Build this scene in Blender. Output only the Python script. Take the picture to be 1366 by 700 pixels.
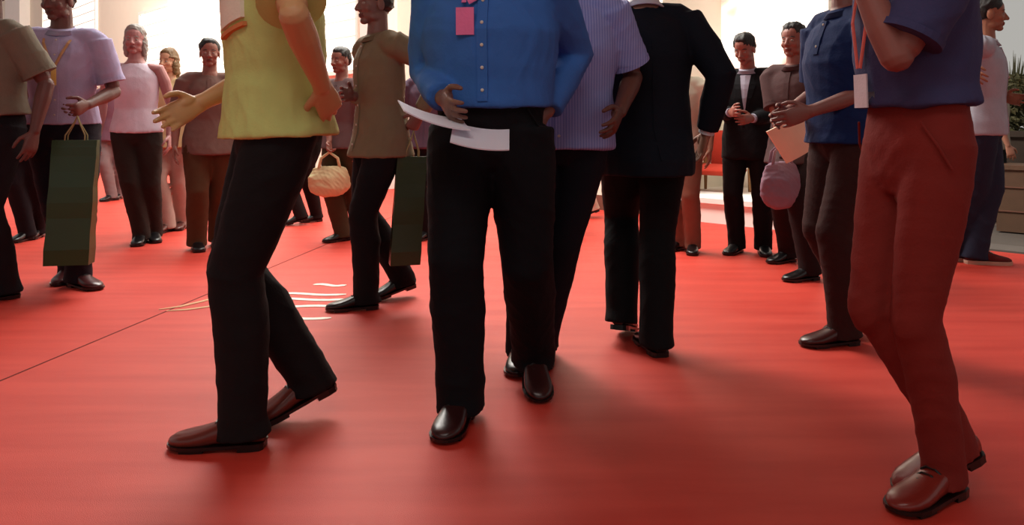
import bpy, math, random
import numpy as np
from mathutils import Vector, Matrix
random.seed(7)
S = bpy.context.scene
for o in list(bpy.data.objects): bpy.data.objects.remove(o, do_unlink=True)
COL = S.collection
V = Vector
PI = math.pi

# ------------------------------------------------------------------ camera, sky, lamps, exposure
F, HOR, CAMH = 1000.0, 165.0, 1.0           # focal length in pixels of a 1366 px frame, horizon row, eye height
cd = bpy.data.cameras.new('camera'); cam = bpy.data.objects.new('camera', cd); COL.objects.link(cam)
cam.location = (0, 0, CAMH); cam.rotation_euler = (PI/2, 0, 0)
cd.sensor_fit = 'HORIZONTAL'; cd.sensor_width = 36.0; cd.lens = 36.0*F/1366.0
cd.shift_y = -(350-HOR)/1366.0; cd.clip_start = 0.05
S.camera = cam
w = bpy.data.worlds.new('overcast_sky'); S.world = w; w.use_nodes = True
wb = w.node_tree.nodes['Background']; wb.inputs[0].default_value = (0.62, 0.60, 0.56, 1); wb.inputs[1].default_value = 0.70
S.view_settings.view_transform = 'Standard'; S.view_settings.look = 'None'
S.view_settings.gamma = 1.0; S.view_settings.use_curve_mapping = False; S.view_settings.exposure = 0.0

def area(name, loc, target, sx, sy, power, col=(1, 1, 1)):
    l = bpy.data.lights.new(name, 'AREA'); l.shape = 'RECTANGLE'; l.size = sx; l.size_y = sy; l.energy = power; l.color = col
    o = bpy.data.objects.new(name, l); COL.objects.link(o); o.location = loc
    o.rotation_euler = (V(target)-V(loc)).to_track_quat('-Z', 'Y').to_euler()
    return o
area('hall_lamp', (-2.2, 8.6, 5.6), (-1.4, 4.2, 0), 4, 2, 420, (1, .95, .88))
area('unseen_wall_fill', (-7.5, 11.5, 7.5), (-10.5, 19.0, 2.0), 8, 2, 2100, (1, .95, .84))  # out-of-frame fill added to brighten the long cream wall
area('unseen_panel_fill', (-0.6, 6.6, 5.2), (1.6, 8.6, 1.4), 4, 1.5, 420, (1, .95, .86))  # out-of-frame fill added to brighten the recessed wall and panel
area('unseen_near_fill', (-.5, 0.4, 3.55), (-0.4, 2.4, .6), 2.5, 1.2, 36, (1, .96, .9))  # unseen fill under the added canopy to lift the near carpet

# ------------------------------------------------------------------ pixel helpers: a ground row gives a depth
def gd(py): return F*CAMH/(py-HOR)
def ground(px, py):
    d = gd(py); return V(((px-683)/F*d, d, 0))
def at(px, py, d): return V(((px-683)/F*d, d, CAMH-(py-HOR)/F*d))

# ------------------------------------------------------------------ materials
def mat(name, col, rough=.8, var=.12, scale=40, bump=.15, spec=.3, metal=0, sheen=0):
    m = bpy.data.materials.new(name); m.use_nodes = True; nt = m.node_tree; b = nt.nodes['Principled BSDF']
    b.inputs['Roughness'].default_value = rough; b.inputs['Metallic'].default_value = metal
    b.inputs['Specular IOR Level'].default_value = spec
    if sheen: b.inputs['Sheen Weight'].default_value = sheen
    tc = nt.nodes.new('ShaderNodeTexCoord'); n = nt.nodes.new('ShaderNodeTexNoise'); n.inputs['Scale'].default_value = scale
    n.inputs['Detail'].default_value = 4
    nt.links.new(tc.outputs['Object'], n.inputs['Vector'])
    mx = nt.nodes.new('ShaderNodeMix'); mx.data_type = 'RGBA'
    mx.inputs['A'].default_value = (*[c*(1-var) for c in col], 1); mx.inputs['B'].default_value = (*[min(1, c*(1+var)) for c in col], 1)
    nt.links.new(n.outputs['Fac'], mx.inputs['Factor']); nt.links.new(mx.outputs['Result'], b.inputs['Base Color'])
    if bump:
        bp = nt.nodes.new('ShaderNodeBump'); bp.inputs['Strength'].default_value = bump; bp.inputs['Distance'].default_value = .004
        n2 = nt.nodes.new('ShaderNodeTexNoise'); n2.inputs['Scale'].default_value = scale*8
        nt.links.new(tc.outputs['Object'], n2.inputs['Vector'])
        nt.links.new(n2.outputs['Fac'], bp.inputs['Height']); nt.links.new(bp.outputs['Normal'], b.inputs['Normal'])
    m.diffuse_color = (*col, 1)
    return m
def srgb(r, g, b):
    f = lambda c: ((c/255+.055)/1.055)**2.4 if c > 10 else c/255/12.92
    return (f(r), f(g), f(b))
def stripe_mat(name, c1, c2, scale=70):
    m = mat(name, c1, .8, .05, 30, .1); nt = m.node_tree; b = nt.nodes['Principled BSDF']
    tc = nt.nodes.new('ShaderNodeTexCoord'); wv = nt.nodes.new('ShaderNodeTexWave'); wv.inputs['Scale'].default_value = scale
    wv.inputs['Distortion'].default_value = .3
    nt.links.new(tc.outputs['Object'], wv.inputs['Vector'])
    mx = nt.nodes.new('ShaderNodeMix'); mx.data_type = 'RGBA'
    mx.inputs['A'].default_value = (*c1, 1); mx.inputs['B'].default_value = (*c2, 1)
    nt.links.new(wv.outputs['Fac'], mx.inputs['Factor']); nt.links.new(mx.outputs['Result'], b.inputs['Base Color'])
    return m
def emit(name, col, s):
    m = bpy.data.materials.new(name); m.use_nodes = True; b = m.node_tree.nodes['Principled BSDF']
    b.inputs['Base Color'].default_value = (*col, 1); b.inputs['Emission Color'].default_value = (*col, 1); b.inputs['Emission Strength'].default_value = s
    b.inputs['Roughness'].default_value = .3
    return m
_mc = {}
def cloth(rgb, rough=.85, sheen=0, var=.12):
    k = (rgb, rough)
    if k not in _mc: _mc[k] = mat('cloth_%d_%d_%d' % rgb, srgb(*rgb), rough, var, 14, .25, .2, 0, sheen)
    return _mc[k]
def leather(rgb):
    k = ('l', rgb)
    if k not in _mc: _mc[k] = mat('leather_%d_%d_%d' % rgb, srgb(*rgb), .28, .1, 25, .05, .5)
    return _mc[k]
def skin(rgb):
    k = ('s', rgb)
    if k not in _mc: _mc[k] = mat('skin_%d_%d_%d' % rgb, srgb(*rgb), .5, .06, 18, .05, .4)
    return _mc[k]
def hairm(rgb):
    k = ('h', rgb)
    if k not in _mc: _mc[k] = mat('hair_%d_%d_%d' % rgb, srgb(*rgb), .5, .3, 60, .5, .4)
    return _mc[k]

# ------------------------------------------------------------------ mesh builder
class MB:
    def __init__(s): s.v = []; s.f = []; s.m = []
    def loft(s, rings, mi=0, cap=True, closed=False):
        b = len(s.v); n = len(rings[0])
        for r in rings: s.v.extend([tuple(p) for p in r])
        k = len(rings)
        for i in range(k if closed else k-1):
            j = (i+1) % k
            for a in range(n):
                c = (a+1) % n
                s.f.append((b+i*n+a, b+i*n+c, b+j*n+c, b+j*n+a)); s.m.append(mi)
        if cap and not closed:
            s.f.append(tuple(b+a for a in range(n-1, -1, -1))); s.m.append(mi)
            s.f.append(tuple(b+(k-1)*n+a for a in range(n))); s.m.append(mi)
    def tube(s, pts, radii, ref=V((0, -1, 0)), n=14, mi=0, dome=True):
        pts = [V(p) for p in pts]; rings = []; K = len(pts)
        for i, p in enumerate(pts):
            t = (pts[min(i+1, K-1)]-pts[max(i-1, 0)]).normalized()
            bb = ref - t*ref.dot(t)
            if bb.length < 1e-3: bb = V((1, 0, 0)) - t*t.x
            bb.normalize(); aa = bb.cross(t)
            r = radii[i]; ra, rb = r if isinstance(r, tuple) else (r, r)
            def ring(c, k): return [c + aa*(ra*k*math.cos(2*PI*j/n)) + bb*(rb*k*math.sin(2*PI*j/n)) for j in range(n)]
            m_ = min(ra, rb)
            if i == 0 and dome: rings += [ring(p-t*m_*.8, .35), ring(p-t*m_*.5, .78)]
            rings.append(ring(p, 1))
            if i == K-1 and dome: rings += [ring(p+t*m_*.5, .78), ring(p+t*m_*.8, .35)]
        s.loft(rings, mi)
    def ell(s, c, ax, nu=14, nv=9, mi=0):
        c = V(c); rings = []
        for i in range(1, nv):
            th = PI*i/nv
            rings.append([c + ax[2]*(-math.cos(th)) + (ax[0]*math.cos(2*PI*j/nu)+ax[1]*math.sin(2*PI*j/nu))*math.sin(th) for j in range(nu)])
        s.loft(rings, mi)
    def box(s, c, hx, hy, hz, mi=0):
        c = V(c); b = len(s.v)
        for z in (-1, 1):
            for x, y in ((-1, -1), (1, -1), (1, 1), (-1, 1)): s.v.append(tuple(c+hx*x+hy*y+hz*z))
        for q in ((3, 2, 1, 0), (4, 5, 6, 7), (0, 1, 5, 4), (1, 2, 6, 5), (2, 3, 7, 6), (3, 0, 4, 7)):
            s.f.append(tuple(b+i for i in q)); s.m.append(mi)
    def aabox(s, x0, x1, y0, y1, z0, z1, mi=0):
        s.box(((x0+x1)/2, (y0+y1)/2, (z0+z1)/2), V(((x1-x0)/2, 0, 0)), V((0, (y1-y0)/2, 0)), V((0, 0, (z1-z0)/2)), mi)
    def prism(s, poly, z0, z1, mi=0):
        s.loft([[(x, y, z0) for x, y in poly], [(x, y, z1) for x, y in poly]], mi)
    def mesh(s, name, off=V((0, 0, 0))):
        m = bpy.data.meshes.new(name)
        m.from_pydata([(x-off[0], y-off[1], z-off[2]) for x, y, z in s.v], [], s.f)
        m.polygons.foreach_set('material_index', s.m); m.update()
        return m

def link(name, mesh, mats, parent=None, loc=(0, 0, 0), smooth=False):
    o = bpy.data.objects.new(name, mesh); COL.objects.link(o); o.location = loc
    mesh.materials.clear()
    for m in (mats if isinstance(mats, (list, tuple)) else [mats]): mesh.materials.append(m)
    if parent: o.parent = parent
    if smooth: mesh.polygons.foreach_set('use_smooth', [True]*len(mesh.polygons))
    return o
def tag(o, label=None, cat=None, group=None, kind=None):
    if label: o['label'] = label
    if cat: o['category'] = cat
    if group: o['group'] = group
    if kind: o['kind'] = kind
    return o
def empty(name, loc):
    o = bpy.data.objects.new(name, None); COL.objects.link(o); o.location = loc; o.empty_display_size = .2
    return o
def fuse(mb, name, off, voxel, smooth_it=4, factor=.5):
    """union overlapping shells into one continuous smooth surface"""
    m = mb.mesh(name, off); t = bpy.data.objects.new('tmp', m); COL.objects.link(t)
    r = t.modifiers.new('r', 'REMESH'); r.mode = 'VOXEL'; r.voxel_size = voxel
    if smooth_it:
        sm = t.modifiers.new('s', 'SMOOTH'); sm.factor = factor; sm.iterations = smooth_it
    bpy.context.view_layer.update()
    dg = bpy.context.evaluated_depsgraph_get()
    out = bpy.data.meshes.new_from_object(t.evaluated_get(dg)); out.name = name
    bpy.data.objects.remove(t, do_unlink=True); bpy.data.meshes.remove(m)
    out.polygons.foreach_set('use_smooth', [True]*len(out.polygons))
    return out
def folds(m, amp, seed, fz=16, fx=9):
    """press soft cloth folds into a surface, along its normals"""
    n = len(m.vertices); co = np.empty(n*3); no = np.empty(n*3)
    m.vertices.foreach_get('co', co); m.vertices.foreach_get('normal', no)
    co = co.reshape(-1, 3); no = no.reshape(-1, 3); rs = np.random.RandomState(seed)
    d = np.zeros(n)
    wx = co + .06*np.sin(co[:, [1, 2, 0]]*11+rs.rand(3)*6) + .03*np.sin(co[:, [2, 0, 1]]*23+rs.rand(3)*6)
    for k in range(7):
        kv = np.array([rs.randn()*fx, rs.randn()*fx, rs.randn()*fz])*(.7+.45*k)
        d += (1-np.abs(np.sin(wx@kv/1.6+rs.rand()*6)))**2/(1+.4*k)
    d -= d.mean()
    co += no*(d*amp)[:, None]
    m.vertices.foreach_set('co', co.reshape(-1)); m.update()

# ------------------------------------------------------------------ people
def rotv(v, axis, a): return Matrix.Rotation(a, 3, axis) @ v
def ik(a, b, l1, l2, pole):
    d = b-a; L = d.length
    if L > (l1+l2)*.995: b = a+d*((l1+l2)*.995/L); d = b-a; L = d.length
    t = d/L; x = (L*L+l1*l1-l2*l2)/(2*L); h = math.sqrt(max(0, l1*l1-x*x))
    p = pole-t*pole.dot(t); p.normalize()
    return a+t*x+p*h, b
def lerp(a, b, t): return a+(b-a)*t

def shoe(root, off, G, yawv, H, m_up, m_sole, pitch=0, sneaker=False, laces=None):
    L = .158*H; fd = V((yawv[0], yawv[1], 0)).normalized(); sd = V((fd.y, -fd.x, 0)); up = V((0, 0, 1))
    piv = G + fd*(L*.47 if pitch >= 0 else -L*.42)
    def W(a, b, c):     # along, side, up from the heel
        p = G+fd*(a*L-L*.5)+sd*b+up*c
        if pitch: p = piv+rotv(p-piv, sd, -pitch)
        return p
    k = H/1.75
    st = [(.0, .018, .050, .02), (.03, .030, .075, .02), (.12, .036, .092, .02), (.25, .037, .100, .02), (.36, .038, .092, .02), (.47, .041, .078, .018),
          (.6, .046, .064, .014), (.72, .049, .054, .012), (.84, .046, .047, .012), (.93, .035, .041, .012), (.985, .018, .033, .014), (1.0, .006, .026, .018)]
    mb = MB(); rings = []
    for a, hw, top, bot in st:
        hw *= k*(1.08 if sneaker else 1); top *= k*(1.12 if sneaker else 1); r = []
        for j in range(16):
            th = 2*PI*j/16; cx, sz = math.cos(th), math.sin(th)
            z = bot+(top-bot)*(.5+.5*math.copysign(abs(sz)**.7, sz))
            r.append(W(a, hw*math.copysign(abs(cx)**(.6 if sz < 0 else .95), cx), z))
        rings.append(r)
    mb.loft(rings)
    m = mb.mesh('shoe', off); s = link('shoe', m, m_up, root, smooth=True)
    mb = MB(); b_, t_ = [], []
    ot = [(a, hw*k*(1.16 if sneaker else 1.08)+.002) for a, hw, _, _ in st]
    if sneaker:
        ring = [(a, w_) for a, w_ in ot]+[(a, -w_) for a, w_ in reversed(ot)]
        mb.loft([[W(a*1.02-.01, b, 0) for a, b in ring], [W(a*1.03-.015, b, .012) for a, b in ring], [W(a*1.02-.01, b, .026) for a, b in ring]])
    else:
        ring = [(a, w_) for a, w_ in ot]+[(a, -w_) for a, w_ in reversed(ot)]
        mb.loft([[W(a*1.015-.006, b, .010 if a > .35 else .014) for a, b in ring], [W(a*1.015-.006, b, .020 if a > .35 else .022) for a, b in ring]])
        hr = [(a, w_) for a, w_ in ot if a <= .26]; hr = hr+[(a, -w_) for a, w_ in reversed(hr)]
        mb.loft([[W(a, b, 0) for a, b in hr], [W(a, b, .018) for a, b in hr]])
        fr = [(a, w_*.9) for a, w_ in ot if .5 < a < .9]; fr = fr+[(a, -w_) for a, w_ in reversed(fr)]
        mb.loft([[W(a, b, 0) for a, b in fr], [W(a, b, .012) for a, b in fr]])
    link('sole', mb.mesh('sole', off), m_sole, s)
    if laces or not sneaker:
        mb = MB()
        for q in range(4 if sneaker else 3):
            a = .42+q*.07; z = (.094-.013*q)*k*(1.1 if sneaker else .92)
            mb.tube([W(a, -.024*k, z-.010), W(a+.01, -.012, z), W(a+.02, .012, z), W(a+.03, .024*k, z-.010)], [.0035]*4, up, 6)
        link('laces', mb.mesh('laces', off), laces or m_sole, s)
    return W(.24, 0, .085*k), W(.24, 0, .05*k), fd, W(.42, 0, .042*k)

def hand(mb, wr, hd, pn, sd, H, curl=.35, spread=.07):
    """wr wrist, hd direction, pn palm normal, sd towards the thumb side"""
    k = H/1.75; hd = hd.normalized(); pn = (pn-hd*pn.dot(hd)).normalized(); sd = (sd-hd*sd.dot(hd)-pn*sd.dot(pn)).normalized()
    P = lambda a, b, c=0: wr+hd*a*k+sd*b*k+pn*c*k
    mb.tube([P(-.02, 0), P(.012, 0), P(.05, .002), P(.085, .002), P(.098, .001)], [(.027*k, .02*k), (.03*k, .018*k), (.039*k, .017*k), (.041*k, .015*k), (.038*k, .012*k)], pn, 16)
    mb.ell(P(.035, .022, .010), (hd*.03*k, sd*.016*k, pn*.014*k), 10, 7)
    for i, (b, L, r) in enumerate(((.031, .074, .0088), (.0105, .083, .0092), (-.0105, .077, .0088), (-.030, .060, .0078))):
        fb = P(.088-.005*abs(i-1), b); dirv = (hd+sd*(b*spread/.03)).normalized(); pts = [fb-dirv*.015]; p = fb; a = curl*(.55+.13*i)
        pts.append(p)
        for q, fr in enumerate((.45, .31, .24)):
            dv = (dirv*math.cos(a)+pn*math.sin(a)); p = p+dv*(L*fr*k); pts.append(p); a += curl*(.9 if q == 0 else .7)
        mb.tube(pts, [r*k*1.05, r*k*1.05, r*k, r*k*.92, r*k*.78], pn, 10)
    p = P(.022, .028, .004); d1 = (hd*.75+sd*.75+pn*.35).normalized(); d2 = (hd*.95+sd*.25+pn*(.25+curl*.4)).normalized(); d3 = (hd*.95+pn*(.25+curl*.7)).normalized()
    mb.tube([p-d1*.01, p+d1*.022*k, p+d1*.042*k, p+d1*.042*k+d2*.03*k, p+d1*.042*k+d2*.03*k+d3*.024*k], [.013*k, .0125*k, .0105*k, .010*k, .0075*k], pn, 10)

def head(mb, O, U, Fh, Rh, hh):
    E = lambda r, f, u, a, b, c, n=14: mb.ell(O+Rh*(r*hh)+Fh*(f*hh)+U*(u*hh), (Rh*(a*hh), Fh*(b*hh), U*(c*hh)), n, 10)
    E(0, -.03, .63, .325, .41, .37, 20); E(0, .10, .40, .275, .29, .33, 18); E(0, .14, .22, .225, .22, .19)
    E(0, .27, .075, .115, .10, .085); E(0, .31, .545, .20, .07, .045)
    for s in (-1, 1):
        E(s*.165, .24, .36, .10, .10, .10); E(s*.325, -.02, .43, .035, .10, .145, 10); E(s*.19, .05, .16, .06, .16, .10)
    mb.tube([O+Fh*hh*.365+U*hh*.52, O+Fh*hh*.42+U*hh*.42, O+Fh*hh*.455+U*hh*.345], [.035*hh, .045*hh, .06*hh], Fh, 10)
    for s in (-1, 1): E(s*.055, .40, .335, .04, .045, .035, 8)
    E(0, .355, .225, .10, .05, .028, 10); E(0, .35, .175, .085, .05, .028, 10)

def person(sp):
    H = sp['H']; yaw = math.radians(sp.get('yaw', 0)); Fv = V((-math.sin(yaw), -math.cos(yaw), 0)); Rv = V((Fv.y, -Fv.x, 0)); UP = V((0, 0, 1))
    feet = sp['feet']; G = [ground(f[0], f[1]) for f in feet]
    fy = [math.radians(f[2]) for f in feet]; fdv = [V((-math.sin(a), -math.cos(a), 0)) for a in fy]
    pit = [math.radians(f[3]) if len(f) > 3 else 0 for f in feet]
    mid = (G[0]+G[1])/2
    px = sp.get('px'); 
    if px is not None: mid = V(((px-683)/F*mid.y, mid.y, 0))
    if 'dy' in sp: mid = mid+V((0, sp['dy'], 0))
    base = V((mid.x, mid.y, 0))
    root = empty('person', base); tag(root, sp['label'], 'person', sp.get('group'))
    off = base
    far = sp.get('far', False); vx = .0050 if far else .0044; vc = .011 if far else .008
    seed = sp.get('seed', int(px or 0)+3)
    SK = skin(sp.get('skin', (165, 110, 85)))
    # shoes -> ankles
    sh = sp.get('shoes', ('dress', (18, 16, 18)))
    ank = []
    for i in range(2):
        if sh[0] == 'sneaker': a = shoe(root, off, G[i], fdv[i], H, cloth(sh[1]), cloth(sh[2]), pit[i], True, cloth(sh[3]) if len(sh) > 3 else cloth(sh[2]))
        else: a = shoe(root, off, G[i], fdv[i], H, leather(sh[1]), leather(sh[2] if len(sh) > 2 else (14, 12, 12)), pit[i])
        ank.append(a)
    # pelvis height
    l1, l2 = .247*H, .243*H; hw = .055*H
    zp = .535*H
    for i in range(2):
        hx = mid+Rv*(hw if i == 0 else -hw); dxy = V((ank[i][0].x-hx.x, ank[i][0].y-hx.y, 0)).length
        zp = min(zp, ank[i][0].z+math.sqrt(max(.05, ((l1+l2)*.992)**2-dxy**2))+.01*H)
    P = V((mid.x, mid.y, zp))
    ln = math.radians(sp.get('lean', 2)); sl = math.radians(sp.get('side', 0))
    U = rotv(rotv(UP, Rv, -ln), Fv, sl)
    if U.dot(Fv)*ln < 0: U = rotv(rotv(UP, Rv, ln), Fv, sl)
    tw = math.radians(sp.get('twist', 0)); R2 = rotv(Rv, UP, tw); F2 = U.cross(R2)
    if F2.dot(rotv(Fv, UP, tw)) < 0: F2 = -F2
    F2.normalize(); R2 = (R2-U*R2.dot(U)).normalized()
    wd = sp.get('wide', 1.0); shw = sp.get('shoulder', .108)*H
    T = lambda s, r=0, f=0: P+lerp(UP, U, min(1, max(0, s/.1))).normalized()*(s*H)+lerp(Rv, R2, min(1, max(0, s/.2))).normalized()*(r*H)+lerp(Fv, F2, min(1, max(0, s/.2))).normalized()*(f*H)
    hip = [P+Rv*hw-UP*.01*H, P-Rv*hw-UP*.01*H]
    knee = []; an = []
    for i in range(2):
        pole = (fdv[i]*.6+Fv*.7).normalized()
        if Fv.dot(fdv[i]) < -.5: pole = Fv
        k_, a_ = ik(hip[i], ank[i][0], l1, l2, pole); knee.append(k_); an.append(a_)
    shd = [T(.278)+R2*shw, T(.278)-R2*shw]
    a1, a2 = .175*H, .152*H
    hands = sp.get('hands', (None, None)); elb = []; wri = []
    for i in range(2):
        s = 1 if i == 0 else -1
        if hands[i] is None:
            tgt = shd[i]-UP*(.312*H)+R2*(s*.045*H)+F2*(.03*H)
        else:
            tgt = at(hands[i][0], hands[i][1], mid.y+(hands[i][2] if len(hands[i]) > 2 else 0))
        pole = sp.get('poles', {}).get(i)
        pole = V(pole) if pole else (-F2*.9+R2*(s*.45)-UP*.3)
        e, w_ = ik(shd[i], tgt, a1, a2, pole); elb.append(e); wri.append(w_)
    # ---- body
    mb = MB()
    hb = sp.get('hip', 1)*.96
    tors = [(-.075, .050, .045*hb), (-.05, .075, .055*hb), (0, .085, .06*hb), (.09, .072*wd, .052*wd), (.18, .085*wd, .058*wd), (.245, .088, .05), (.285, .07, .04), (.31, .04, .036)]
    mb.tube([T(s) for s, a, b in tors], [(a*H, b*H) for s, a, b in tors], F2, 22)
    ny = math.radians(sp.get('head_yaw', 0)); npi = math.radians(sp.get('head_pitch', 0))
    Fh = rotv(F2, U, -ny if True else ny); Rh0 = rotv(R2, U, -ny); Uh = U
    hh = .132*H
    HO = T(.345, 0, .008+.0006*max(0, sp.get('head_pitch', 0)))
    if npi:
        Fh = (Fh*math.cos(npi)-U*math.sin(npi)).normalized(); Uh = Rh0.cross(Fh)
        if Uh.dot(U) < 0: Uh = -Uh
    mb.tube([T(.275), T(.31, 0, 0), HO+Uh*hh*.12-Fh*hh*.08, HO+Uh*hh*.3-Fh*hh*.06], [(.05*H, .04*H), .034*H, .031*H, .033*H], F2, 16)
    head(mb, HO, Uh, Fh, Rh0, hh)
    for i in range(2):
        s = 1 if i == 0 else -1
        mb.tube([shd[i]-R2*s*.05*H, shd[i]-R2*s*.01*H-UP*.004*H, lerp(shd[i], elb[i], .35), lerp(shd[i], elb[i], .9)], [.026*H, .029*H, .0275*H, .0225*H], F2, 14)
        mb.tube([elb[i], lerp(elb[i], wri[i], .3), lerp(elb[i], wri[i], .75), wri[i]], [.0225*H, .0235*H, .0175*H, (.0155*H, .0135*H)], F2, 14)
        fa = (wri[i]-elb[i]).normalized(); pn = -R2*s; 
        hm = sp.get('palm', {}).get(i)
        if hm: pn = V(hm)
        sdv = F2 if not hm else fa.cross(pn)*s
        if sdv.length < .1: sdv = F2
        if abs(fa.dot(F2)) > .8 and not hm: sdv = UP
        hand(mb, wri[i], (fa+V((0, 0, -.25 if hands[i] is None else 0))), pn, sdv, H, sp.get('curl', (.35, .35))[i], .11 if far else .08)
        lk = min(1, sp.get('bottom', (0, 0))[2] if len(sp.get('bottom', (0, 0))) > 2 else 1)*.94*H
        mb.tube([hip[i], lerp(hip[i], knee[i], .3), lerp(hip[i], knee[i], .75), knee[i]], [.046*lk, .045*lk, .034*lk, .029*lk], Fv, 14)
        mb.tube([knee[i], lerp(knee[i], an[i], .25), lerp(knee[i], an[i], .6), an[i]], [.028*lk, .029*lk, .022*lk, .017*lk], Fv, 14)
        ax, al, fd, toe = ank[i]
        mb.tube([an[i], al, toe], [.019*H, .017*H, .012*H], fd, 12)
    body = link('body', fuse(mb, 'body', off, vx, 3, .45), [SK], root)
    # lips tinted in the skin mesh itself
    if sp.get('face', True):
        lm = skin(tuple(int(c*(.8 if j == 0 else .6)) for j, c in enumerate(sp.get('skin', (165, 110, 85)))))
        body.data.materials.append(lm)
        lc = HO+Fh*(.385*hh)+Uh*(.2*hh)-off
        for p in body.data.polygons:
            d = p.center-lc
            if d.length < .12*hh:
                if abs(d.dot(Rh0)) < .095*hh and abs(d.dot(Uh)) < .042*hh: p.material_index = 1
        for s in (-1, 1):
            e = MB(); c = HO+Rh0*(s*.125*hh)+Fh*(.318*hh)+Uh*(.475*hh); r = .05*hh
            e.ell(c, (Rh0*r, Uh*r*.72, Fh*r), 14, 10); e.ell(c+Fh*r*.5, (Rh0*r*.6, Uh*r*.6, Fh*r*.56), 10, 8, 1)
            link('eye', e.mesh('eye', off), [cloth((150, 140, 132), .6), leather((30, 22, 18))], root, smooth=True)
            b = MB(); c2 = HO+Fh*(.355*hh)+Uh*(.565*hh)
            b.tube([c2+Rh0*(s*.05*hh), c2+Rh0*(s*.13*hh)+Uh*.02*hh-Fh*.01*hh, c2+Rh0*(s*.21*hh)-Fh*.05*hh], [.014*hh, .018*hh, .01*hh], Fh, 6)
            link('eyebrow', b.mesh('eyebrow', off), hairm(sp.get('hair', ('short', (25, 20, 18)))[1]), root)
    # ---- trousers / skirt
    bt = sp.get('bottom', ('trousers', (14, 14, 20))); BM = cloth(bt[1], sheen=0) ; kw = bt[2] if len(bt) > 2 else 1.0
    mb = MB()
    top_s = sp.get('waist', .075)
    mb.tube([T(-.075), T(-.045), T(0), T(top_s*.6), T(top_s)], [(a_*H*(wd if q_ > 2 else 1), b_*H*(wd if q_ > 2 else 1)*sp.get('hip', 1)) for q_, (a_, b_) in enumerate(((.07, .058), (.098, .071), (.102, .075), (.094, .07), (.088, .066)))], Fv, 24, dome=False)
    for i in range(2):
        s = 1 if i == 0 else -1
        ax, al, fd, toe = ank[i]; kn = knee[i]; a_ = an[i]; hp = hip[i]
        back = -Fv*.006*H
        if bt[0] == 'shorts':
            mb.tube([hp+UP*.01*H, lerp(hp, kn, .4), lerp(hp, kn, .88)], [.058*H*kw, .056*H*kw, .054*H*kw], Fv, 20, dome=False)
        else:
            hemp = a_+(al-a_)*.9-UP*.012*H-fd*.004
            mb.tube([hp+UP*.01*H, lerp(hp, kn, .3), lerp(hp, kn, .7), kn, lerp(kn, a_, .35)+back, lerp(kn, a_, .75)+back*.6, a_, hemp],
                    [.059*H*kw, .058*H*kw, .05*H*kw, .0445*H*kw, .045*H*kw, .041*H*kw, .040*H*kw, (.041*H*kw, .048*H*kw)], fd, 22, dome=False)
            mb.ell(kn, (Rv*.044*H*kw, Fv*.045*H*kw, UP*.05*H))
    if bt[0] == 'skirt':
        mb.tube([T(0), T(-.06), T(-.2)], [(.1*H, .075*H), (.108*H, .085*H), (.105*H, .09*H)], Fv, 24, dome=False)
    tr = fuse(mb, bt[0], off, vc, 6); folds(tr, .0035 if not far else .003, seed)
    link(bt[0], tr, BM, root)
    # ---- top
    tp = sp['top']; kind = tp[0]; TM = tp[1] if not isinstance(tp[1], tuple) else cloth(tp[1])
    hem = sp.get('hem', -.06); ease = {'jacket': 1.2, 'shirt': 1.12, 'tee': 1.13, 'tank': 1.04}[kind]*sp.get('ease', 1)
    mb = MB()
    prof = [(-.07, .100, .075), (0, .1, .073), (.09, .088*wd, .064*wd), (.18, .096*wd, .068*wd), (.235, .100, .062), (.268, .088, .05), (.292, .066, .042), (.306, .042, .036)]
    hwid = max(.100, (.058+.060*kw)/ease) if bt[0] != 'skirt' else .1; hk = sp.get('hip', 1); hdep = max(.076, (.064*kw+.020)/ease)*hk
    swing = max(abs((knee[i]-hip[i]).normalized().dot(Fv))/max(.3, -(knee[i]-hip[i]).normalized().z) for i in range(2))
    hd2 = hdep+max(0, swing-.15)*max(0, -hem-.005)*1.5
    prof[0] = (-.07, hwid, hd2); prof[1] = (0, hwid*.99, hdep*.98)
    tail = [(hem, lerp(hwid, .092, max(0, hem)/.09), lerp(hd2, .07, max(0, hem)/.09))] + [q for q in prof if q[0] > hem+.02]
    mb.tube([T(s) for s, a, b in tail], [(a*H*ease, b*H*ease) if s < .28 else (a*H, b*H) for s, a, b in tail], F2, 26, dome=False)
    slv = {'jacket': 'long', 'shirt': 'short', 'tee': 'short', 'tank': None}[kind]; slv = sp.get('sleeve', slv)
    for i in range(2):
        s = 1 if i == 0 else -1
        if kind != 'tank' or slv: mb.tube([T(.285)+R2*s*.03*H, shd[i]-R2*s*.022*H+UP*.006*H, shd[i]+R2*s*.004*H-UP*.01*H], [.034*H, .037*H, .036*H], F2, 16)
        if slv == 'short':
            mb.tube([shd[i], lerp(shd[i], elb[i], .4), lerp(shd[i], elb[i], .8)], [.039*H*ease, .039*H*ease, .0395*H*ease], F2, 18, dome=False)
        elif slv == 'long':
            c = lerp(elb[i], wri[i], .93)
            mb.tube([shd[i], lerp(shd[i], elb[i], .5), elb[i], lerp(elb[i], wri[i], .45), c], [.037*H*ease, .035*H*ease, .032*H*ease, .028*H*ease, .0235*H*ease], F2, 18, dome=False)
    nm = {'jacket': 'jacket', 'shirt': 'shirt', 'tee': 'shirt', 'tank': 'vest_top'}[kind]
    tm = fuse(mb, nm, off, vc, 5); folds(tm, .0042 if not far else .0032, seed+50, 9, 12)
    top_o = link(nm, tm, TM, root)
    def fr(s, r, o=.0, sg=1):
        """point on the front (or back) of the top"""
        a, b = prof[0][1]*ease*H/H, prof[0][2]*ease
        for (s0, a0, b0), (s1, a1, b1) in zip(prof, prof[1:]):
            if s0 <= s <= s1:
                t = (s-s0)/(s1-s0); a = lerp(a0, a1, t)*ease; b = lerp(b0, b1, t)*ease; break
        return T(s, r, sg*b*math.sqrt(max(0, 1-(r/a)**2)))+F2*(sg*o)
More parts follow.
